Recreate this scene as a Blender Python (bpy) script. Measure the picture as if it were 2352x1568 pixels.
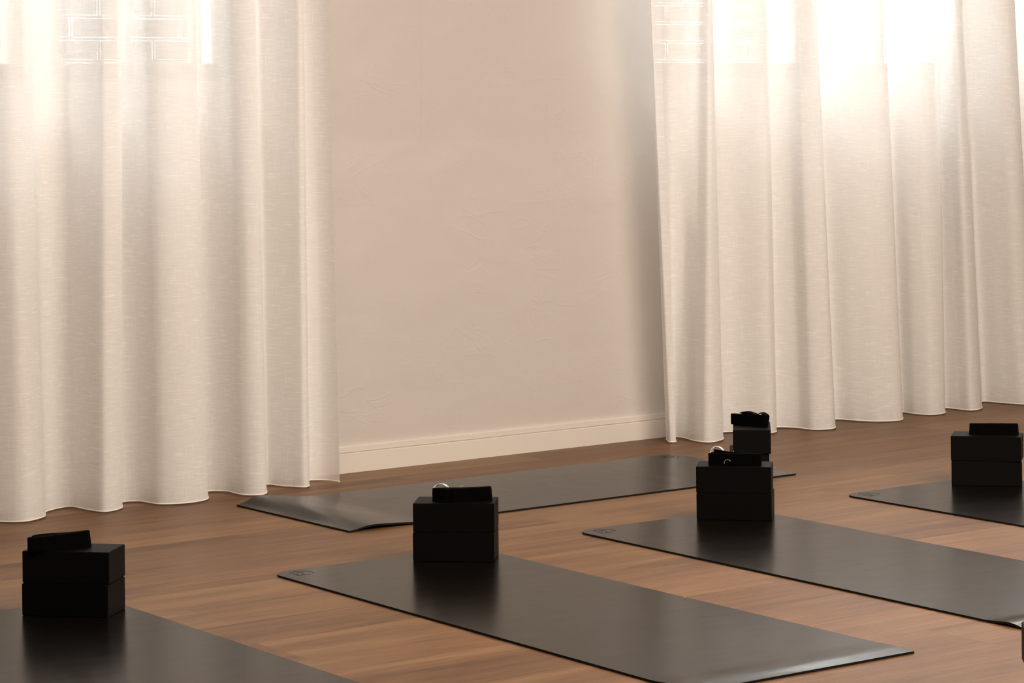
import bpy, bmesh, math, random
from mathutils import Vector, Matrix, noise

scene = bpy.context.scene
for o in list(bpy.data.objects):
    bpy.data.objects.remove(o)
col = scene.collection

# ------------------------------------------------------------------ camera
# room axes: x runs along the plaster wall, y points into it, z up, metres
ALPHA = math.atan(0.746)
cam_d = bpy.data.cameras.new('camera')
cam_d.sensor_width = 36.0
cam_d.lens = 5940.767 / 2352 * 36.0
cam_d.shift_y = -552.55 / 2352
cam_d.shift_x = 6.48 / 2352
cam_d.clip_start = 0.05
cam = bpy.data.objects.new('camera', cam_d)
col.objects.link(cam)
cam.matrix_world = (Matrix.Translation((0, 0, 1.3142)) @ Matrix.Rotation(-ALPHA, 4, 'Z')
                    @ Matrix.Rotation(math.pi / 2, 4, 'X') @ Matrix.Rotation(math.radians(-0.672), 4, 'Z'))
scene.camera = cam

# ------------------------------------------------------------------ world, lamps, exposure
w = bpy.data.worlds.new('world')
scene.world = w
w.use_nodes = True
bg = w.node_tree.nodes['Background']
bg.inputs['Color'].default_value = (.985, 0.965, .985, 1)
bg.inputs['Strength'].default_value = 34.0

scene.view_settings.view_transform = 'Standard'
scene.view_settings.look = 'None'
scene.view_settings.gamma = 1.0
scene.view_settings.use_curve_mapping = False
scene.view_settings.exposure = 0.09
scene.cycles.use_denoising = True
scene.cycles.max_bounces = 9
scene.cycles.transparent_max_bounces = 16
scene.cycles.diffuse_bounces = 5
scene.cycles.transmission_bounces = 8
scene.cycles.sample_clamp_indirect = 12.0
scene.cycles.caustics_reflective = False

CEIL = 3.0
X0, X1, Y0, YW = -2.2, 10.4, -2.4, 7.725


def area(name, loc, sx, sy, power, colour, rot=(0, 0, 0)):
    l = bpy.data.lights.new(name, 'AREA')
    l.shape = 'RECTANGLE'
    l.size, l.size_y = sx, sy
    l.energy = power
    l.color = colour
    o = bpy.data.objects.new(name, l)
    o.location = loc
    o.rotation_euler = rot
    col.objects.link(o)
    return o


WARM = (1.0, 0.86, 0.725)
for i, lx in enumerate((1.2, 4.4, 5.6, 6.3)):
    for j, ly in enumerate((0.0, 3.5)):
        area('ceiling_lamp', (lx, ly, CEIL - 0.60), 2.2, 1.6, (14, (44, 56, 60, 68)[i])[j], WARM, (math.radians((10, 42)[j]), 0, 0))

# ------------------------------------------------------------------ helpers


def mat(name, base=(.8, .8, .8), rough=.5, metal=0.0, spec=.5):
    m = bpy.data.materials.new(name)
    m.use_nodes = True
    b = m.node_tree.nodes['Principled BSDF']
    b.inputs['Base Color'].default_value = (*base, 1)
    b.inputs['Roughness'].default_value = rough
    b.inputs['Metallic'].default_value = metal
    b.inputs['Specular IOR Level'].default_value = spec
    return m


def N(m, t, **kw):
    n = m.node_tree.nodes.new(t)
    for k, v in kw.items():
        if k in n.inputs:
            n.inputs[k].default_value = v
        else:
            setattr(n, k, v)
    return n


def L(m, a, b):
    m.node_tree.links.new(a, b)


def P(m):
    return m.node_tree.nodes['Principled BSDF']


def mathn(m, op, a, b=None, clamp=False):
    n = N(m, 'ShaderNodeMath', operation=op)
    n.use_clamp = clamp
    for i, v in enumerate((a, b)):
        if v is None:
            continue
        if isinstance(v, (int, float)):
            n.inputs[i].default_value = v
        else:
            L(m, v, n.inputs[i])
    return n.outputs[0]


def ramp(m, fac, stops):
    r = N(m, 'ShaderNodeValToRGB')
    el = r.color_ramp.elements
    while len(el) < len(stops):
        el.new(0.5)
    for e, (p, c) in zip(el, stops):
        e.position = p
        e.color = (*c, 1) if len(c) == 3 else c
    L(m, fac, r.inputs[0])
    return r.outputs[0]


def mapped(m, scale, coord='Object', loc=(0, 0, 0), rot=(0, 0, 0)):
    tc = N(m, 'ShaderNodeTexCoord')
    mp = N(m, 'ShaderNodeMapping')
    mp.inputs['Scale'].default_value = scale
    mp.inputs['Location'].default_value = loc
    mp.inputs['Rotation'].default_value = rot
    L(m, tc.outputs[coord], mp.inputs[0])
    return mp.outputs[0]


def noise_tex(m, vec, scale=1.0, detail=2.0, rough=.5, dist=0.0):
    n = N(m, 'ShaderNodeTexNoise')
    n.inputs['Scale'].default_value = scale
    n.inputs['Detail'].default_value = detail
    n.inputs['Roughness'].default_value = rough
    n.inputs['Distortion'].default_value = dist
    L(m, vec, n.inputs['Vector'])
    return n.outputs['Fac']


def obj(name, bm, m, parent=None, smooth=False, kind=None, label=None, cat=None, group=None):
    me = bpy.data.meshes.new(name)
    bmesh.ops.recalc_face_normals(bm, faces=bm.faces)
    bm.to_mesh(me)
    bm.free()
    if m:
        me.materials.append(m)
    if smooth:
        for p in me.polygons:
            p.use_smooth = True
    o = bpy.data.objects.new(name, me)
    col.objects.link(o)
    if parent:
        o.parent = parent
    tag(o, label, cat, group, kind)
    return o


def tag(o, label=None, cat=None, group=None, kind=None):
    for k, v in (('label', label), ('category', cat), ('group', group), ('kind', kind)):
        if v:
            o[k] = v


def empty(name, loc, rz, label, cat, group=None):
    o = bpy.data.objects.new(name, None)
    o.empty_display_size = .1
    o.location = loc
    o.rotation_euler = (0, 0, rz)
    col.objects.link(o)
    tag(o, label, cat, group)
    return o


def box(bm, a, b):
    vs = [bm.verts.new((x, y, z)) for x in (a[0], b[0]) for y in (a[1], b[1]) for z in (a[2], b[2])]
    f = [(0, 1, 3, 2), (4, 6, 7, 5), (0, 4, 5, 1), (2, 3, 7, 6), (0, 2, 6, 4), (1, 5, 7, 3)]
    return [bm.faces.new([vs[i] for i in q]) for q in f]


def sweep(bm, pts, prof, closed=False, up=Vector((0, 0, 1))):
    """sweep a closed 2D profile (side, up) along a 3D polyline"""
    rings = []
    n = len(pts)
    for i, p in enumerate(pts):
        a = pts[(i - 1) % n] if (closed or i > 0) else pts[i]
        b = pts[(i + 1) % n] if (closed or i < n - 1) else pts[i]
        t = (b - a).normalized()
        u = up - t * up.dot(t)
        if u.length < 1e-4:
            u = Vector((0, 1, 0)) - t * t.y
        u.normalize()
        s = t.cross(u)
        rings.append([bm.verts.new(p + s * q[0] + u * q[1]) for q in prof])
    k = len(prof)
    m_ = n if closed else n - 1
    for i in range(m_):
        A, B = rings[i], rings[(i + 1) % n]
        for j in range(k):
            bm.faces.new((A[j], A[(j + 1) % k], B[(j + 1) % k], B[j]))
    if not closed:
        bm.faces.new(rings[0])
        bm.faces.new(list(reversed(rings[-1])))


def circ(r, n=8):
    return [(r * math.cos(2 * math.pi * i / n), r * math.sin(2 * math.pi * i / n)) for i in range(n)]


def catmull(P_, per=8):
    out = []
    n = len(P_)
    for i in range(n - 1):
        p0 = P_[i - 1] if i > 0 else P_[i] * 2 - P_[i + 1]
        p1, p2 = P_[i], P_[i + 1]
        p3 = P_[i + 2] if i + 2 < n else P_[i + 1] * 2 - P_[i]
        t0, t1 = 0.0, max((p1 - p0).length, 1e-6) ** .5
        t2 = t1 + max((p2 - p1).length, 1e-6) ** .5
        t3 = t2 + max((p3 - p2).length, 1e-6) ** .5
        for k in range(per):
            t = t1 + (t2 - t1) * k / per
            A1 = p0 * ((t1 - t) / (t1 - t0)) + p1 * ((t - t0) / (t1 - t0))
            A2 = p1 * ((t2 - t) / (t2 - t1)) + p2 * ((t - t1) / (t2 - t1))
            A3 = p2 * ((t3 - t) / (t3 - t2)) + p3 * ((t - t2) / (t3 - t2))
            B1 = A1 * ((t2 - t) / (t2 - t0)) + A2 * ((t - t0) / (t2 - t0))
            B2 = A2 * ((t3 - t) / (t3 - t1)) + A3 * ((t - t1) / (t3 - t1))
            out.append(B1 * ((t2 - t) / (t2 - t1)) + B2 * ((t - t1) / (t2 - t1)))
    out.append(P_[-1].copy())
    return out


# ------------------------------------------------------------------ materials
# plaster
M_wall = mat('plaster_paint', (.64, .604, .566), .38, spec=.45)
v = mapped(M_wall, (1, 1, 1))
nb = noise_tex(M_wall, mapped(M_wall, (2.0, 1, 3.0)), 1.6, 2.5, .5, .3)      # trowel swells
nc = noise_tex(M_wall, mapped(M_wall, (2.4, 1, 5.5)), 1.5, 4, .5, 1.0)        # trowel marks
nf = noise_tex(M_wall, v, 190, 3, .6)                                       # roller stipple
mask = noise_tex(M_wall, v, 3.1, 3, .5)
mk = ramp(M_wall, mask, [(.46, (0, 0, 0)), (.60, (1, 1, 1))])
ridge = ramp(M_wall, nc, [(.455, (0, 0, 0)), (.5, (1, 1, 1)), (.525, (0, 0, 0))])
h1 = mathn(M_wall, 'MULTIPLY', nb, .010)
h2 = mathn(M_wall, 'MULTIPLY', mathn(M_wall, 'MULTIPLY', ridge, mk), .00055)
h3 = mathn(M_wall, 'MULTIPLY', nf, .00042)
hh = mathn(M_wall, 'ADD', mathn(M_wall, 'ADD', h1, h2), h3)
# old vertical joint ridge in the plaster
sx = N(M_wall, 'ShaderNodeSeparateXYZ')
L(M_wall, v, sx.inputs[0])
wob = mathn(M_wall, 'MULTIPLY', mathn(M_wall, 'SUBTRACT', noise_tex(M_wall, mapped(M_wall, (0, 0, 3)), 1, 2), .5), .012)
dx = mathn(M_wall, 'ABSOLUTE', mathn(M_wall, 'SUBTRACT', mathn(M_wall, 'ADD', sx.outputs[0], wob), 5.362))
rl = mathn(M_wall, 'SUBTRACT', 1.0, mathn(M_wall, 'DIVIDE', dx, .0022), clamp=True)
zz = ramp(M_wall, mathn(M_wall, 'MULTIPLY', sx.outputs[2], .5), [(.48, (0, 0, 0)), (.6, (1, 1, 1))])
h4 = mathn(M_wall, 'MULTIPLY', mathn(M_wall, 'MULTIPLY', rl, zz), .0010)
hh = mathn(M_wall, 'ADD', hh, h4)
bp = N(M_wall, 'ShaderNodeBump', Strength=1.0, Distance=1.0)
L(M_wall, hh, bp.inputs['Height'])
L(M_wall, bp.outputs[0], P(M_wall).inputs['Normal'])

M_plain = mat('warm_white_paint', (.72, .66, .58), .7)
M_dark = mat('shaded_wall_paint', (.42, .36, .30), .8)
M_trim = mat('satin_trim_paint', (.76, .72, .665), .38)
M_out = mat('outside_concrete', (.5, .48, .45), .8)
M_frame = mat('window_frame_paint', (.42, .405, .385), .4)

M_glass = bpy.data.materials.new('window_glass')
M_glass.use_nodes = True
nt = M_glass.node_tree
nt.nodes.clear()
go = N(M_glass, 'ShaderNodeOutputMaterial')
gt = N(M_glass, 'ShaderNodeBsdfTransparent', Color=(.93, .95, .94, 1))
gg = N(M_glass, 'ShaderNodeBsdfGlossy', Roughness=.02)
gf = N(M_glass, 'ShaderNodeFresnel', IOR=1.45)
ggeo = N(M_glass, 'ShaderNodeNewGeometry')
# the second face is met from inside the pane: same reflectance as the first (no trapped light)
L(M_glass, mathn(M_glass, 'SUBTRACT', 1.45, mathn(M_glass, 'MULTIPLY', ggeo.outputs['Backfacing'], 1.45 - 1 / 1.45)), gf.inputs['IOR'])
gm = N(M_glass, 'ShaderNodeMixShader')
L(M_glass, gf.outputs[0], gm.inputs[0])
L(M_glass, gt.outputs[0], gm.inputs[1])
L(M_glass, gg.outputs[0], gm.inputs[2])
L(M_glass, gm.outputs[0], go.inputs[0])

# painted brick outside
M_brick = mat('painted_brick', (.6, .58, .55), .6)
tcb = N(M_brick, 'ShaderNodeTexCoord')
sb = N(M_brick, 'ShaderNodeSeparateXYZ')
cb = N(M_brick, 'ShaderNodeCombineXYZ')
L(M_brick, tcb.outputs['Object'], sb.inputs[0])
L(M_brick, mathn(M_brick, 'ADD', sb.outputs[0], .07), cb.inputs[0])
L(M_brick, mathn(M_brick, 'ADD', sb.outputs[2], -.025), cb.inputs[1])


def bricks(msize, smooth):
    t = N(M_brick, 'ShaderNodeTexBrick')
    t.inputs['Scale'].default_value = 1.0
    t.inputs['Brick Width'].default_value = .24
    t.inputs['Row Height'].default_value = .086
    t.inputs['Mortar Size'].default_value = msize
    t.inputs['Mortar Smooth'].default_value = smooth
    t.inputs['Color1'].default_value = (.036, .035, .033, 1)
    t.inputs['Color2'].default_value = (.046, .044, .042, 1)
    t.inputs['Mortar'].default_value = (.060, .058, .055, 1)
    L(M_brick, cb.outputs[0], t.inputs['Vector'])
    return t


bt = bricks(.0085, .1)
bt2 = bricks(.0055, .1)
rim = mathn(M_brick, 'SUBTRACT', bt.outputs['Fac'], bt2.outputs['Fac'], clamp=True)
brk = ramp(M_brick, noise_tex(M_brick, mapped(M_brick, (6, 1, 9)), 2.0, 4, .6), [(.40, (.1, .1, .1)), (.58, (1, 1, 1))])
spk = noise_tex(M_brick, mapped(M_brick, (1, 1, 1)), 150, 3, .7)
spr = ramp(M_brick, spk, [(.61, (0, 0, 0)), (.70, (1, 1, 1))])
mxb = N(M_brick, 'ShaderNodeMix', data_type='RGBA')
L(M_brick, mathn(M_brick, 'MAXIMUM', mathn(M_brick, 'MULTIPLY', rim, brk), mathn(M_brick, 'MULTIPLY', spr, .16)), mxb.inputs[0])
L(M_brick, bt.outputs['Color'], mxb.inputs[6])
mxb.inputs[7].default_value = (.92, .91, .89, 1)
L(M_brick, mxb.outputs[2], P(M_brick).inputs['Base Color'])
bb = N(M_brick, 'ShaderNodeBump', Strength=.6, Distance=.01)
L(M_brick, spk, bb.inputs['Height'])
L(M_brick, bb.outputs[0], P(M_brick).inputs['Normal'])

# plank floor
PLW, PLL = .2335, 1.50
M_floor = mat('oak_plank_vinyl', (.3, .17, .1), .42, spec=.34)
m = M_floor
tc = N(m, 'ShaderNodeTexCoord')
sp = N(m, 'ShaderNodeSeparateXYZ')
L(m, tc.outputs['Object'], sp.inputs[0])
yy = mathn(m, 'DIVIDE', mathn(m, 'ADD', sp.outputs[1], -5.2), PLW)
row = mathn(m, 'FLOOR', yy)
fy = mathn(m, 'FRACT', yy)
rr = N(m, 'ShaderNodeTexWhiteNoise', noise_dimensions='1D')
L(m, row, rr.inputs['W'])
xo = mathn(m, 'DIVIDE', mathn(m, 'ADD', sp.outputs[0], mathn(m, 'MULTIPLY', rr.outputs['Value'], 4.7)), PLL)
cx = mathn(m, 'FLOOR', xo)
fx = mathn(m, 'FRACT', xo)
cc = N(m, 'ShaderNodeCombineXYZ')
L(m, row, cc.inputs[0])
L(m, cx, cc.inputs[1])
wn = N(m, 'ShaderNodeTexWhiteNoise', noise_dimensions='3D')
L(m, cc.outputs[0], wn.inputs['Vector'])
# grain coordinates: shifted per plank
gc = N(m, 'ShaderNodeCombineXYZ')
L(m, mathn(m, 'ADD', sp.outputs[0], mathn(m, 'MULTIPLY', wn.outputs['Value'], 37.0)), gc.inputs[0])
L(m, sp.outputs[1], gc.inputs[1])
L(m, mathn(m, 'MULTIPLY', wn.outputs['Value'], 11.0), gc.inputs[2])


def gmap(scale):
    mp = N(m, 'ShaderNodeMapping')
    mp.inputs['Scale'].default_value = scale
    L(m, gc.outputs[0], mp.inputs[0])
    return mp.outputs[0]


g1 = noise_tex(m, gmap((1.3, 16, 1)), 1.0, 5, .6, .8)       # broad cathedral bands
g2 = noise_tex(m, gmap((7, 120, 1)), 1.0, 4, .65, .3)       # grain streaks
g3 = noise_tex(m, gmap((60, 500, 1)), 1.0, 2, .6)           # pores
f = mathn(m, 'ADD', mathn(m, 'MULTIPLY', g1, .50), mathn(m, 'MULTIPLY', g2, .35))
f = mathn(m, 'ADD', f, mathn(m, 'MULTIPLY', g3, .15))
f = mathn(m, 'ADD', f, mathn(m, 'MULTIPLY', mathn(m, 'SUBTRACT', wn.outputs['Value'], .5), .12))
wood = ramp(m, f, [(.34, (.074, .031, .010)), (.45, (.132, .060, .021)), (.56, (.194, .097, .037)), (.70, (.265, .145, .062))])
ey = mathn(m, 'MINIMUM', fy, mathn(m, 'SUBTRACT', 1.0, fy))
ex = mathn(m, 'MINIMUM', fx, mathn(m, 'SUBTRACT', 1.0, fx))
jy = mathn(m, 'LESS_THAN', ey, .0012 / PLW)
jx = mathn(m, 'LESS_THAN', ex, .0008 / PLL)
jj = mathn(m, 'MULTIPLY', mathn(m, 'MAXIMUM', jy, jx), .45)
mx = N(m, 'ShaderNodeMix', data_type='RGBA')
L(m, jj, mx.inputs[0])
L(m, wood, mx.inputs[6])
mx.inputs[7].default_value = (.09, .045, .025, 1)
L(m, mx.outputs[2], P(m).inputs['Base Color'])
L(m, mathn(m, 'ADD', mathn(m, 'MULTIPLY', g2, .16), .38), P(m).inputs['Roughness'])
bf = N(m, 'ShaderNodeBump', Strength=.35, Distance=.002)
L(m, mathn(m, 'SUBTRACT', g2, mathn(m, 'MULTIPLY', jj, 1.0)), bf.inputs['Height'])
L(m, bf.outputs[0], P(m).inputs['Normal'])

# sheer linen cloth
def sheer(name, opac):
    m = bpy.data.materials.new(name)
    m.use_nodes = True
    m.node_tree.nodes.clear()
    out = N(m, 'ShaderNodeOutputMaterial')
    uvh = noise_tex(m, mapped(m, (14, 330, 1), 'UV'), 1.0, 2, .6, .25)
    uvv = noise_tex(m, mapped(m, (330, 14, 1), 'UV', loc=(3, 7, 0)), 1.0, 2, .6, .25)
    patch = noise_tex(m, mapped(m, (9, 9, 1), 'UV'), 1.0, 3, .6)
    hs = ramp(m, uvh, [(.54, (0, 0, 0)), (.70, (1, 1, 1))])
    vs = ramp(m, uvv, [(.56, (0, 0, 0)), (.72, (1, 1, 1))])
    thin = ramp(m, noise_tex(m, mapped(m, (22, 420, 1), 'UV', loc=(9, 2, 0)), 1.0, 1, .5), [(.60, (0, 0, 0)), (.72, (1, 1, 1))])
    s = mathn(m, 'ADD', mathn(m, 'MULTIPLY', hs, .14), mathn(m, 'MULTIPLY', vs, .09))
    s = mathn(m, 'MULTIPLY', s, mathn(m, 'ADD', mathn(m, 'MULTIPLY', patch, 1.4), .3))
    s = mathn(m, 'SUBTRACT', s, mathn(m, 'MULTIPLY', thin, .07))
    op = mathn(m, 'ADD', s, opac, clamp=True)
    di = N(m, 'ShaderNodeBsdfDiffuse', Color=(.945, .937, .924, 1))
    tl = N(m, 'ShaderNodeBsdfTranslucent', Color=(.945, .937, .924, 1))
    tr = N(m, 'ShaderNodeBsdfTransparent')
    mx = N(m, 'ShaderNodeMixShader')
    # thick slubs let less light through than the thin weave between them
    L(m, mathn(m, 'SUBTRACT', .165, mathn(m, 'MULTIPLY', s, .55), clamp=True), mx.inputs[0])
    L(m, di.outputs[0], mx.inputs[1])
    L(m, tl.outputs[0], mx.inputs[2])
    m2 = N(m, 'ShaderNodeMixShader')
    L(m, op, m2.inputs[0])
    L(m, tr.outputs[0], m2.inputs[1])
    L(m, mx.outputs[0], m2.inputs[2])
    L(m, m2.outputs[0], out.inputs[0])
    return m


M_sheer = sheer('sheer_linen', .825)
M_hem = mat('hem_thread', (.92, .88, .82), .8)

# rubber mat
M_mat = mat('black_rubber_mat', (.0034, .0021, .0012), .27, spec=.15)
rn = noise_tex(M_mat, mapped(M_mat, (3, 9, 1)), 2.0, 4, .6, .6)
L(M_mat, mathn(M_mat, 'ADD', mathn(M_mat, 'MULTIPLY', rn, .07), .185), P(M_mat).inputs['Roughness'])
sc_ = noise_tex(M_mat, mapped(M_mat, (1, 1, 1)), 260, 2, .5)
bm_ = N(M_mat, 'ShaderNodeBump', Strength=.04, Distance=.0006)
L(M_mat, sc_, bm_.inputs['Height'])
lowb = N(M_mat, 'ShaderNodeBump', Strength=.2, Distance=.002)
L(M_mat, noise_tex(M_mat, mapped(M_mat, (1, 3, 1)), 2.2, 2, .5, .4), lowb.inputs['Height'])
L(M_mat, lowb.outputs[0], bm_.inputs['Normal'])
L(M_mat, bm_.outputs[0], P(M_mat).inputs['Normal'])
M_edge = mat('mat_edge_rubber', (.004, .004, .004), .8, spec=.2)
M_groove = mat('pressed_groove', (.008, .006, .005), .6, spec=.12)
M_foam = mat('black_foam', (.0020, .0016, .0013), .55, spec=.10)
fb = N(M_foam, 'ShaderNodeBump', Strength=.12, Distance=.0006)
L(M_foam, noise_tex(M_foam, mapped(M_foam, (1, 1, 1)), 700, 2, .5), fb.inputs['Height'])
L(M_foam, fb.outputs[0], P(M_foam).inputs['Normal'])
M_web = mat('black_cotton_webbing', (.0014, .0012, .0012), .9, spec=.05)
wv = N(M_web, 'ShaderNodeTexWave', wave_type='BANDS', bands_direction='Z')
wv.inputs['Scale'].default_value = 160
L(M_web, mapped(M_web, (1, 1, 1)), wv.inputs['Vector'])
wb_ = N(M_web, 'ShaderNodeBump', Strength=.5, Distance=.0006)
L(M_web, wv.outputs['Fac'], wb_.inputs['Height'])
L(M_web, wb_.outputs[0], P(M_web).inputs['Normal'])
M_ring = mat('polished_steel', (.78, .74, .68), .18, 1.0)
M_green = mat('green_fabric_label', (.22, .42, .06), .8)
M_yell = mat('yellow_green_stitching', (.42, .46, .10), .8)
M_lint = mat('pale_thread', (.62, .58, .52), .8)
M_dthr = mat('dark_thread', (.05, .025, .012), .8)

# ------------------------------------------------------------------ room shell
bm = bmesh.new(); box(bm, (X0, Y0, -.1), (X1, YW + .02, 0)); obj('floor', bm, M_floor, kind='structure')
bm = bmesh.new(); box(bm, (X0, Y0, CEIL), (X1, YW + .3, CEIL + .1)); obj('ceiling', bm, M_plain, kind='structure')
bm = bmesh.new(); box(bm, (X0 - .1, Y0, 0), (X0, YW + .3, CEIL)); obj('wall_left', bm, M_dark, kind='structure')
bm = bmesh.new(); box(bm, (X1, Y0, 0), (X1 + .1, YW + .3, CEIL)); obj('wall_right', bm, M_plain, kind='structure')
bm = bmesh.new(); box(bm, (X0, Y0 - .1, 0), (X1, Y0, CEIL)); obj('wall_front', bm, M_dark, kind='structure')

WT = .26                                   # wall thickness
SILL, HEAD = 1.398, 2.72
WINS = [  # opening x0, x1, list of panes
    (2.75, 3.80, [(2.81, 3.10), (3.13, 3.43), (3.46, 3.77)]),
    (3.885, 4.584, [(3.94, 4.18), (4.208, 4.45), (4.478, 4.545)]),
    (6.475, 7.32, [(6.52, 6.805), (6.845, 7.065), (7.10, 7.28)]),
    (7.37, 8.13, [(7.42, 7.74), (7.765, 8.075)]),
    (8.60, 9.60, [(8.65, 9.08), (9.11, 9.55)]),
]
bm = bmesh.new()
box(bm, (X0, YW, 0), (X1, YW + WT, SILL))
box(bm, (X0, YW, HEAD), (X1, YW + WT, CEIL))
edges = [X0] + [e for q in WINS for e in (q[0], q[1])] + [X1]
for a, b in zip(edges[0::2], edges[1::2]):
    box(bm, (a, YW, SILL), (b, YW + WT, HEAD))
bmesh.ops.remove_doubles(bm, verts=bm.verts, dist=1e-5)
obj('wall_back', bm, M_wall, kind='structure')

for i, (a, b, panes) in enumerate(WINS):
    yf = YW + .045
    root = bpy.data.objects.new('window_%d' % (i + 1), None)
    root.location = ((a + b) / 2, yf, SILL)
    col.objects.link(root)
    tag(root, kind='structure')
    off = Vector(root.location)
    zb, zt = 1.455, HEAD - .055
    bm = bmesh.new()

    def fb_(x0, z0, x1, z1, y0=yf, y1=yf + .05):
        box(bm, (x0 - off.x, y0 - off.y, z0 - off.z), (x1 - off.x, y1 - off.y, z1 - off.z))
    fb_(a, SILL, b, zb)
    fb_(a, zt, b, HEAD)
    xs = [a] + [e for q in panes for e in q] + [b]
    for x0, x1 in zip(xs[0::2], xs[1::2]):
        fb_(x0, zb, x1, zt)
    obj('window_frame', bm, M_frame, root)
    for (x0, x1) in panes:
        bm = bmesh.new()
        fb_(x0 - .004, zb - .004, x1 + .004, zt + .004, yf + .022, yf + .026)
        obj('pane', bm, M_glass, root)
    # daylight portal in the opening
    pl = bpy.data.lights.new('window_daylight', 'AREA')
    pl.shape = 'RECTANGLE'; pl.size = b - a; pl.size_y = HEAD - SILL
    pl.cycles.is_portal = True
    po = bpy.data.objects.new('window_daylight', pl)
    po.location = ((a + b) / 2, YW + WT + .01, (SILL + HEAD) / 2)
    po.rotation_euler = (-math.pi / 2, 0, 0)
    col.objects.link(po)

# skirting board along the plaster wall, with a shadow groove under its cap
prof = [(0, 0), (0, .093), (-.011, .093), (-.0125, .0915), (-.0125, .0728), (-.008, .0718), (-.008, .0696), (-.0145, .0688), (-.016, .0675), (-.016, 0)]
bm = bmesh.new()
ra = [bm.verts.new((X0, YW + q[0], q[1])) for q in prof]
rb = [bm.verts.new((X1, YW + q[0], q[1])) for q in prof]
for j in range(len(prof)):
    k = (j + 1) % len(prof)
    bm.faces.new((ra[j], ra[k], rb[k], rb[j]))
bm.faces.new(ra); bm.faces.new(rb)
obj('baseboard_back', bm, M_trim, kind='structure')

# outside: painted brick wall across a narrow passage
bm = bmesh.new(); box(bm, (X0 - 3, 9.0, -.3), (8.50, 9.24, 2.95)); obj('wall_outside', bm, M_brick, kind='structure')
bm = bmesh.new(); box(bm, (X0 - 3, YW + WT, -.35), (X1 + 8, 16, -.25)); obj('floor_outside', bm, M_out, kind='structure')

# ------------------------------------------------------------------ curtains
def curtain(name, ctrl, label, ztop=CEIL - .015):
    """ctrl: list of (x, y at the hem, x shift at 1.75 m, y shift at 1.75 m)"""
    hem = catmull([Vector((c[0], c[1], 0)) for c in ctrl], 9)
    top = catmull([Vector((c[0] + c[2], c[1] + (c[3] if len(c) > 3 else 0), 0)) for c in ctrl], 9)
    rows = [0, .02, .05, .1, .17, .25, .35, .47, .6, .75, .9, 1.05, 1.2, 1.35, 1.5, 1.65, 1.8, 2.0, 2.3, 2.6, ztop]
    bm = bmesh.new()
    uv = bm.loops.layers.uv.new('UVMap')
    s = [0.0]
    for a, b in zip(hem, hem[1:]):
        s.append(s[-1] + (b - a).length)
    grid = []
    sd = ctrl[0][0]
    for z in rows:
        t = min(z / 1.75, 1.5)
        r = []
        for i, (a, b) in enumerate(zip(hem, top)):
            p = a.lerp(b, t) if t <= 1 else b + (b - a) * .3 * (t - 1)
            zz = z if z > 0 else .0065 + .0015 * noise.noise(Vector((s[i] * 9, sd, 0)))
            wob = .004 * noise.noise(Vector((s[i] * 6, z * 1.1, sd))) + .003 * noise.noise(Vector((s[i] * 17, z * 2.3, sd + 5)))
            r.append(bm.verts.new((p.x + wob * .6, min(p.y + wob, YW - .03), zz)))
        grid.append(r)
    for j in range(len(rows) - 1):
        for i in range(len(hem) - 1):
            f = bm.faces.new((grid[j][i], grid[j][i + 1], grid[j + 1][i + 1], grid[j + 1][i]))
            for lp, (ii, jj) in zip(f.loops, ((i, j), (i + 1, j), (i + 1, j + 1), (i, j + 1))):
                lp[uv].uv = (s[ii], rows[jj])
    hp = [v.co.copy() for v in grid[0]]
    sides = [[r[0].co.copy() for r in grid], [r[-1].co.copy() for r in grid]]
    root = empty(name, (ctrl[0][0], 7.55, 0), 0, label, 'curtain', 'sheer curtains')
    inv = Matrix.Translation(root.location).inverted()
    for v in bm.verts:
        v.co = inv @ v.co
    obj('cloth', bm, M_sheer, root, smooth=True)
    bm = bmesh.new()
    sweep(bm, [inv @ p for p in hp], circ(.0022, 6))
    obj('rolled_hem', bm, M_hem, root, smooth=True, label='bright rolled edge at the foot')
    return root


pre = []
xx = 2.35
for k in range(5):
    pre += [(xx, 7.61, 0), (xx + .055, 7.575, -.02), (xx + .085, 7.475, -.02), (xx + .15, 7.485, -.02)]
    xx += .245
curtain('sheer_curtain', pre + [
    (3.54, 7.60, -.03), (3.585, 7.512, -.04), (3.647, 7.465, -.045), (3.729, 7.507, -.045), (3.79, 7.605, -.02),
    (3.888, 7.636, 0), (3.902, 7.555, .01), (3.928, 7.473, .02), (4.003, 7.502, .025),
    (4.076, 7.62, .0), (4.121, 7.594, -.01), (4.138, 7.493, -.02), (4.207, 7.457, -.03), (4.309, 7.48, -.028),
    (4.401, 7.627, -.02), (4.446, 7.595, -.02), (4.456, 7.48, -.02), (4.515, 7.452, -.02),
    (4.634, 7.633, -.01), (4.668, 7.551, 0), (4.702, 7.494, 0), (4.730, 7.510, 0),
    (4.791, 7.618, -.01), (4.841, 7.588, -.018), (4.862, 7.522, -.025)],
    'sheer off-white linen curtain left of the bare plaster wall')
post = []
xx = 8.46
for k in range(6):
    post += [(xx, 7.62, -.09), (xx + .06, 7.57, -.09), (xx + .09, 7.475, -.09), (xx + .17, 7.485, -.09)]
    xx += .29
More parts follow.
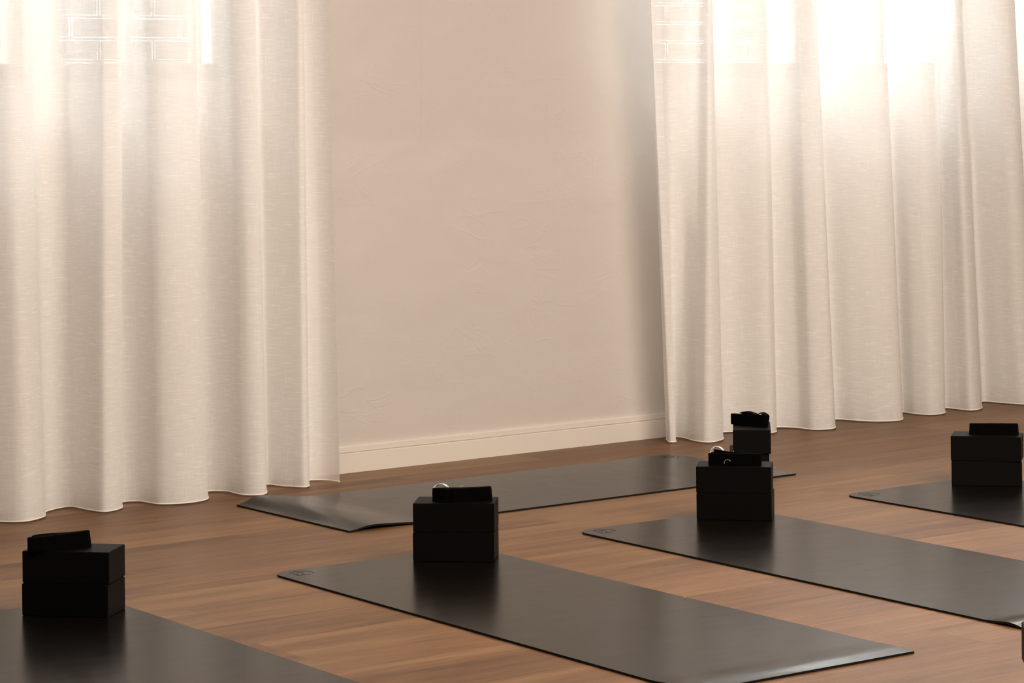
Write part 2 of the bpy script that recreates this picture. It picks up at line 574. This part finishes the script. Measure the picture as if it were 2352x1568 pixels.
curtain('sheer_curtain', [
    (6.428, 7.632, -.16, -.125), (6.385, 7.556, -.12, -.055), (6.405, 7.548, -.10, -.05), (6.44, 7.60, -.12, -.10), (6.492, 7.655, -.13, -.145), (6.500, 7.61, -.08, -.10),
    (6.47, 7.50, .03), (6.485, 7.449, .03), (6.575, 7.472, -.027), (6.715, 7.632, -.03), (6.769, 7.613, -.03),
    (6.844, 7.492, -.025), (6.887, 7.507, -.02), (6.981, 7.604, -.03), (7.029, 7.542, -.04), (7.046, 7.457, -.06),
    (7.114, 7.425, -.08), (7.330, 7.639, -.08), (7.366, 7.54, -.07), (7.417, 7.472, -.07), (7.513, 7.448, -.08),
    (7.700, 7.636, -.06), (7.702, 7.54, -.04), (7.727, 7.482, -.03), (7.798, 7.480, -.01),
    (7.935, 7.615, -.03), (7.948, 7.545, -.05), (7.958, 7.478, -.07), (8.027, 7.490, -.085),
    (8.225, 7.66, -.09), (8.243, 7.571, -.09), (8.274, 7.476, -.1), (8.345, 7.48, -.1)] + post,
    'sheer off-white linen curtain right of the bare plaster wall')

# ------------------------------------------------------------------ yoga mats
MW, ML, MTK = .676, 1.85, .006


def frange(a, b, n):
    return [a + (b - a) * i / n for i in range(n + 1)]


def yoga_mat(x, y, ang, label, flip=False, end=(.0, .05, .12), r_logo=.058, r_other=.02, seed=0, wav=.0):
    """local: origin = logo corner, +x along the short edge, -y towards the other end.
    flip mirrors so that the logo corner is the far-right one. end=(lift height, peak distance from end, length)"""
    root = empty('yoga_mat', (x, y, 0), ang, label, 'yoga mat', 'black yoga mats')
    sg = -1 if flip else 1
    R1, R2 = r_logo, r_other
    us = frange(0, R1, 8) + frange(R1, MW - .06, 16)[1:] + frange(MW - .06, MW, 8)[1:]
    vs = frange(0, R1, 8) + frange(R1, ML - .45, 24)[1:] + frange(ML - .45, ML, 34)[1:]

    def H(u, v):
        d = ML - v
        h = 0.0
        A, pk, ln = end
        if A and d < ln:
            if d < pk:
                q = d / pk
                h = A * (3 * q * q - 2 * q ** 3)
            else:
                q = 1 - (d - pk) / (ln - pk)
                h = A * q * q * (3 - 2 * q)
            h *= .75 + .25 * math.cos(math.pi * (u / MW))
        # slightly relaxed border
        h += wav * max(0, noise.noise(Vector((u * 3, v * 2.2, seed)))) * .5
        return h

    def XY(u, v):
        if u < R1 and v < R1:
            a, b = (R1 - u) / R1, (R1 - v) / R1
            k = max(a, b) / max(math.hypot(a, b), 1e-9)
            u, v = R1 - a * k * R1, R1 - b * k * R1
        elif u > MW - R2 and v < R2:
            a, b = (u - MW + R2) / R2, (R2 - v) / R2
            k = max(a, b) / max(math.hypot(a, b), 1e-9)
            u, v = MW - R2 + a * k * R2, R2 - b * k * R2
        return sg * u, -v
    bm = bmesh.new()
    G = []
    for v in vs:
        r = []
        for u in us:
            p = XY(u, v)
            r.append(bm.verts.new((p[0], p[1], MTK + H(u, v))))
        G.append(r)
    for j in range(len(vs) - 1):
        for i in range(len(us) - 1):
            bm.faces.new((G[j][i], G[j][i + 1], G[j + 1][i + 1], G[j + 1][i]))
    me = bpy.data.meshes.new('top_surface')
    for f in bm.faces:
        f.smooth = True
    bmesh.ops.recalc_face_normals(bm, faces=bm.faces)
    if sum(f.normal.z for f in bm.faces) < 0:
        bmesh.ops.reverse_faces(bm, faces=bm.faces)
    bm.to_mesh(me)
    me.materials.append(M_mat)
    to = bpy.data.objects.new('top_surface', me)
    col.objects.link(to)
    to.parent = root
    # core: side band and underside
    loop = [G[0][i].co.copy() for i in range(len(us))] + [G[j][-1].co.copy() for j in range(1, len(vs))] \
        + [G[-1][i].co.copy() for i in range(len(us) - 2, -1, -1)] + [G[j][0].co.copy() for j in range(len(vs) - 2, 0, -1)]
    bm2 = bmesh.new()
    t_ = [bm2.verts.new(p) for p in loop]
    b_ = [bm2.verts.new(p - Vector((0, 0, MTK - .0003))) for p in loop]
    for i in range(len(loop)):
        k = (i + 1) % len(loop)
        bm2.faces.new((t_[i], b_[i], b_[k], t_[k]))
    # underside grid
    GB = [[bm2.verts.new(v.co - Vector((0, 0, MTK - .0003))) for v in r] for r in G]
    for j in range(len(vs) - 1):
        for i in range(len(us) - 1):
            bm2.faces.new((GB[j][i], GB[j + 1][i], GB[j + 1][i + 1], GB[j][i + 1]))
    bmesh.ops.remove_doubles(bm2, verts=bm2.verts, dist=1e-5)
    bm.free()
    obj('rubber_edge', bm2, M_edge, root)
    # pressed emblem: open ring round an interlaced double curl
    bm = bmesh.new()
    c = Vector((sg * .066, -.062, MTK + .0002))

    def rib(pts, wd=.0015):
        sweep(bm, [c + Vector((sg * a, b, 0)) for a, b in pts], [(-wd / 2, 0), (wd / 2, 0), (wd / 2, .0002), (-wd / 2, .0002)])
    R = .0335
    rib([(R * math.cos(math.radians(t)), R * math.sin(math.radians(t))) for t in range(-42, 152, 6)])
    ca, sa = math.cos(math.radians(35.4)), math.sin(math.radians(35.4))
    for st in ([(-.0154, .003), (-.0105, .0125), (-.004, .0160), (.002, .002), (.0068, -.0150), (.013, -.0235), (.020, -.0200), (.025, -.0125)],
               [(-.024, -.002), (-.0200, -.0110), (-.0154, -.0150), (-.0045, -.0215)],
               [(.0050, -.0190), (.0035, -.0290), (-.0015, -.0325), (-.0065, -.0330), (-.013, -.0300)]):
        e = catmull([Vector((x_ * ca + y_ * sa, -x_ * sa + y_ * ca, 0)) for x_, y_ in st], 6)
        rib([(p.x, p.y) for p in e], .0017)
    obj('pressed_emblem', bm, M_groove, root, label='darker pressed line emblem')
    return root


RAD = math.radians
yoga_mat(2.558, 6.1986, RAD(-1.20), 'black yoga mat in the bottom left corner of the photo, under the leftmost block stack', seed=1)
yoga_mat(3.767, 6.1923, RAD(-1.30), 'black yoga mat in the centre foreground, whole length in view on the wood floor', end=(.005, .05, .16), seed=2)
yoga_mat(4.846, 6.1885, RAD(-1.52), 'black yoga mat right of the centre foreground one, running off the right edge', end=(.006, .05, .14), seed=3)
yoga_mat(5.960, 6.1825, RAD(-1.31), 'black yoga mat at the right edge under the farthest-right block stack', seed=4)
# the one lying lengthwise along the wall: logo corner far right, mirrored, other end humped
yoga_mat(6.177, 7.305, RAD(-90.31), 'black yoga mat lying lengthwise along the plaster wall with a humped left end', flip=False, end=(.021, .085, .30), seed=5, r_other=.004)
yoga_mat(3.735, 3.87, RAD(-1.3), 'black yoga mat nearest the camera, under the block stack cut off by the right edge', seed=6)

# ------------------------------------------------------------------ foam blocks
BW, BD, BH = .2325, .130, .0822


def foam_block_mesh():
    bm = bmesh.new()
    box(bm, (0, 0, 0), (BW, BD, BH))
    bmesh.ops.bevel(bm, geom=list(bm.edges), offset=.0016, segments=2, affect='EDGES')
    return bm


b0 = obj('foam_yoga_block', foam_block_mesh(), M_foam)
first = True


def block(x, y, deg, lvl, label, turned=False):
    global first
    o = b0 if first else b0.copy()
    if not first:
        col.objects.link(o)
    first = False
    r = RAD(deg)
    o.rotation_euler = (0, 0, r)
    o.location = (x, y, MTK + .0004 + lvl * (BH + .0003))
    if turned:   # long side runs away from the camera: rotate 90 about the given front-left corner
        o.rotation_euler = (0, 0, r + math.pi / 2)
        o.location.x = x + BD * math.cos(r)
        o.location.y = y + BD * math.sin(r)
    tag(o, label, 'yoga block', 'black foam yoga blocks')
    return o


block(2.9606, 6.0892, -48.22, 0, 'black foam yoga block, lower of the leftmost stack')
block(2.9644, 6.0926, -46.78, 1, 'black foam yoga block, upper of the leftmost stack, under a strap')
block(4.1710, 6.0745, -42.11, 0, 'black foam yoga block, lower of the stack on the centre mat')
block(4.1736, 6.0763, -41.91, 1, 'black foam yoga block, upper of the stack on the centre mat')
block(5.2578, 6.0997, -46.29, 0, 'black foam yoga block, lower of the front stack of the two overlapping ones')
block(5.2614, 6.1045, -45.14, 1, 'black foam yoga block, upper of the front stack of the two overlapping ones')
block(5.9330, 6.6960, -40.0, 0, 'black foam yoga block, lower of the stack on the mat along the wall', turned=True)
block(5.9351, 6.6898, -41.98, 1, 'black foam yoga block, narrow end showing, upper of the stack behind', turned=True)
block(6.3690, 6.0792, -47.39, 0, 'black foam yoga block, lower of the stack by the right edge')
block(6.3756, 6.0880, -51.37, 1, 'black foam yoga block, upper of the stack by the right edge')
fr = RAD(-42)
fx_, fy_ = 4.2394 - BD * math.sin(-fr), 3.8451 - BD * math.cos(fr)
block(fx_ + .004, fy_ - .004, -42, 0, 'black foam yoga block cut off by the bottom right edge, lower one')
block(fx_, fy_, -42, 1, 'black foam yoga block cut off by the bottom right edge, upper one')
ZT = MTK + .0004 + 2 * BH + .0006

# ------------------------------------------------------------------ straps


def ribbon_path(bm, pts, h, th=.0021, lean=None, z0=0.0):
    """webbing standing on edge: pts plan polyline, height h; lean(p)-> (dx,dy,dz) offset of the top edge"""
    n = len(pts)
    R = []
    for i, p in enumerate(pts):
        a, b = pts[max(i - 1, 0)], pts[min(i + 1, n - 1)]
        t = (b - a); t.z = 0; t.normalize()
        s = Vector((-t.y, t.x, 0)) * th / 2
        l = Vector(lean(p)) if lean else Vector((0, 0, 0))
        base = Vector((p.x, p.y, z0 + p.z))
        ring = []
        for q in (0, .08, .5, .92, 1):
            k = .75 if q in (0, 1) else 1.0
            ring.append(base + s * k + Vector((0, 0, h * q)) + l * q)
        for q in (1, .92, .5, .08, 0):
            k = .75 if q in (0, 1) else 1.0
            ring.append(base - s * k + Vector((0, 0, h * q)) + l * q)
        R.append([bm.verts.new(v) for v in ring])
    k = len(R[0])
    for i in range(n - 1):
        for j in range(k):
            bm.faces.new((R[i][j], R[i][(j + 1) % k], R[i + 1][(j + 1) % k], R[i + 1][j]))
    bm.faces.new(R[0]); bm.faces.new(list(reversed(R[-1])))


def loop_path(Lg, rl, rr, turns, gap=.0028, fl=1.0, wig=.0015, seed=0, left_jit=0.0):
    """flattened spiral coil: left radius rl, right radius rr, seen from above, starts inside"""
    pts = []
    rnd = random.Random(seed)
    for t in range(turns):
        g = (turns - 1 - t) * gap
        RL, RR = max(rl - g, .002), max(rr - g, .0016)
        jl = rnd.uniform(-left_jit, left_jit) if t < turns - 1 else 0
        xl, xr = rl + jl, Lg - rr
        for a in frange(0, 1, 7)[:-1]:        # back side left to right
            y = RL + (RR - RL) * a + g * 0
            pts.append(Vector((xl + (xr - xl) * a, y + wig * math.sin(a * 7 + t), 0)))
        for a in frange(90, -90, 6)[:-1]:
            pts.append(Vector((xr + RR * math.cos(RAD(a)), RR * math.sin(RAD(a)), 0)))
        for a in frange(0, 1, 7)[:-1]:
            y = -(RR + (RL - RR) * a)
            pts.append(Vector((xr + (xl - xr) * a, y + wig * math.sin(a * 5 + t), 0)))
        for a in frange(-90, -270, 7)[:-1]:
            q = gap * max(0, (-90 - a) / 180)
            pts.append(Vector((xl + (RL + q) * math.cos(RAD(a)), (RL + q) * math.sin(RAD(a)), 0)))
    return catmull(pts[:-7 if turns else None], 3)


def ring_mesh(r, rt, thick=.0015, squash=.82):
    """D-ring in the local xz plane: a round bow with one straight side"""
    pts = []
    for a in frange(-50, 230, 30):
        pts.append(Vector((r * math.cos(RAD(a)), 0, r * math.sin(RAD(a)))))
    a0, a1 = pts[-1], pts[0]
    pts += [a0.lerp(a1, q) for q in (.2, .4, .6, .8)]
    bm = bmesh.new()
    sweep(bm, pts, circ(rt, 8), closed=True, up=Vector((0, 1, 0)))
    return bm


STRAPS = 'black webbing straps coiled on the blocks'


def strap(p_left, p_right, label, rl, rr, turns, h=.038, seed=0, lean=None, left_jit=.004, z=None, extra=None):
    a, b = Vector((*p_left, 0)), Vector((*p_right, 0))
    d = b - a
    ang = math.atan2(d.y, d.x)
    # front (camera) side of the coil is at local -rl / -rr; shift the axis back behind the seen front edge
    root = empty('yoga_strap', (a.x, a.y, ZT + .0003 if z is None else z), ang, label, 'yoga strap', STRAPS)
    bm = bmesh.new()
    pts = [p + Vector((0, rl, 0)) for p in loop_path(d.length, rl, rr, turns, seed=seed, left_jit=left_jit)]
    ribbon_path(bm, pts, h, lean=lean)
    if extra:
        for path, z0, hh_ in extra:
            ribbon_path(bm, catmull([Vector(q) for q in path], 6), hh_, z0=z0)
    obj('webbing', bm, M_web, root, smooth=False)
    return root


# leftmost
sA = strap((2.966, 6.052), (3.129, 6.020), 'black coiled strap on the leftmost block stack, no ring showing', .013, .008, 5, h=.0385, seed=1,
           lean=lambda p: (-.006 * max(0, (p.x - .11) / .06), 0, -.003 + .007 * max(0, p.x) / .16),
           extra=[([(.012, .020, 0), (.03, .033, 0), (.07, .036, 0), (.11, .030, 0)], 0, .0395)])
# centre
sB = strap((4.238, 6.029), (4.3695, 5.957), 'black coiled strap with steel rings and green tag, on the centre mat stack', .0145, .0065, 6, seed=2,
           lean=lambda p: (-.0035 * max(0, (p.x - .10) / .05), 0, .0025 * max(0, p.x - .05) / .1),
           extra=[([(.10, .018, 0), (.05, .022, 0), (.002, .022, 0), (-.016, .028, 0), (-.019, .036, 0), (-.010, .044, 0), (.02, .044, 0), (.06, .036, 0), (.11, .024, 0)], 0, .037),
                  ([(-.012, .034, 0), (.0, .032, 0), (.03, .032, 0)], 0, .0365)])
# front of the overlapping pair
sC = strap((5.302, 6.092), (5.420, 5.978), 'black coiled strap with a wedge-shaped tail and steel rings, front of the two overlapping stacks', .009, .009, 4, h=.037, seed=3,
           extra=[([(.006, .022, 0), (.03, .026, 0), (.08, .022, 0)], 0, .039)])
# behind, on the stack along the wall
sD = strap((6.030, 6.812), (6.078, 6.676), 'black coiled strap with crumpled tails on the rear stack by the right curtain', .010, .016, 4, h=.037, seed=4,
           lean=lambda p: (.006 * max(0, (p.x - .10) / .05), 0, 0),
           extra=[([(.03, .030, 0), (.05, .036, 0), (.08, .034, 0)], .003, .040)])
# by the right edge
sE = strap((6.438, 6.067), (6.560, 5.951), 'black coiled strap on the stack by the right edge, flat-topped', .010, .010, 5, h=.037, seed=5,
           lean=lambda p: (-.002 * (p.x - .07) / .07, 0, 0))


def rings(root, x, y, z, rz, tilt, r=.0225, n=2, step=.004):
    for k in range(n):
        o = obj('metal_ring', ring_mesh(r, .0017), M_ring, root, smooth=True, label='steel ring')
        o.location = (x + k * step, y + k * .002, z)
        o.rotation_euler = (RAD(tilt), 0, RAD(rz))


rings(sB, .005, .051, .0225, 3, -6, r=.0235)
rings(sC, .024, .038, .034, 8, -15, r=.0195)
rings(sD, .055, .045, .021, 30, -20, r=.017)

bm = bmesh.new(); box(bm, (0, 0, 0), (.011, .0008, .008))
o = obj('fabric_label', bm, M_green, sB, label='bright green fabric label'); o.location = (.061, .050, .0330); o.rotation_euler = (0, 0, RAD(-4))
# C: tail standing on edge behind the coil, rising into the rings
bm = bmesh.new()
ribbon_path(bm, catmull([Vector(q) for q in [(.098, .026, .000), (.070, .028, .002), (.045, .030, .0055), (.026, .031, .0088), (.016, .031, .0095)]], 6), .0375)
ribbon_path(bm, catmull([Vector(q) for q in [(.090, .029, .000), (.060, .0315, .003), (.036, .033, .0070), (.019, .034, .0092)]], 6), .0370)
obj('strap_tail', bm, M_web, sC)
bm = bmesh.new(); box(bm, (0, 0, 0), (.0035, .001, .0025))
o = obj('stitched_mark', bm, M_yell, sC, label='yellow-green stitched mark'); o.location = (.0755, .016, .0415)
# D: crumpled tails on top
bm = bmesh.new()
sweep(bm, catmull([Vector(q) for q in [(.030, .022, .040), (.045, .026, .0435), (.062, .026, .0445), (.078, .024, .041), (.095, .020, .038)]], 5),
      [(-.012, -.001), (.012, -.001), (.012, .001), (-.012, .001)])
obj('strap_tail', bm, M_web, sD)
bm = bmesh.new()
sweep(bm, catmull([Vector(q) for q in [(.098, .002, .0375), (.110, .006, .0415), (.121, .010, .0465), (.130, .010, .0440), (.141, .006, .0380)]], 5),
      [(-.013, -.0012), (.013, -.0012), (.013, .0012), (-.013, .0012)])
obj('strap_tail', bm, M_web, sD)
bm = bmesh.new()
sweep(bm, [Vector((.1205, -.004, .0410)), Vector((.128, .004, .0470))], circ(.0006, 5))
obj('stitched_line', bm, M_yell, sD, label='thin yellow-green stitched line')

# ------------------------------------------------------------------ stray threads and lint
def thread(name, pts, r, m, label, cat, lift=0):
    o0 = Vector(pts[0])
    bm = bmesh.new()
    sweep(bm, catmull([Vector(p) - o0 for p in pts], 6), circ(r, 5))
    o = obj(name, bm, m, None, smooth=True, label=label, cat=cat)
    o.location = o0
    return o


# curved pale thread stuck on the face of strap C
fc = sC.matrix_basis
def onC(x, z):
    return tuple(fc @ Vector((x, -.0024, z)))
thread('pale_thread', [onC(.049, .006), onC(.051, .0145), onC(.057, .019), onC(.063, .0185), onC(.070, .0145)], .00055, M_lint,
       'curved pale thread stuck to the strap of the front overlapping stack', 'thread')
thread('loose_hair', [(6.262, 6.985, .0009), (6.245, 6.93, .0009), (6.225, 6.885, .0009), (6.205, 6.82, .0009)], .0006, M_dthr,
       'fine dark hair lying on the floor beside the rear block stack', 'hair')
bm = bmesh.new(); bmesh.ops.create_icosphere(bm, subdivisions=1, radius=.0022)
o = obj('lint_speck', bm, M_lint, label='tiny pale speck on the floor right of the rear block stack', cat='speck')
o.location = (6.23, 6.80, .002)
bm = bmesh.new(); bmesh.ops.create_icosphere(bm, subdivisions=1, radius=.0021)
o = obj('lint_speck', bm, M_lint, label='tiny white speck at the far long edge of the centre mat', cat='speck')
o.location = (4.409, 5.166, .0082)
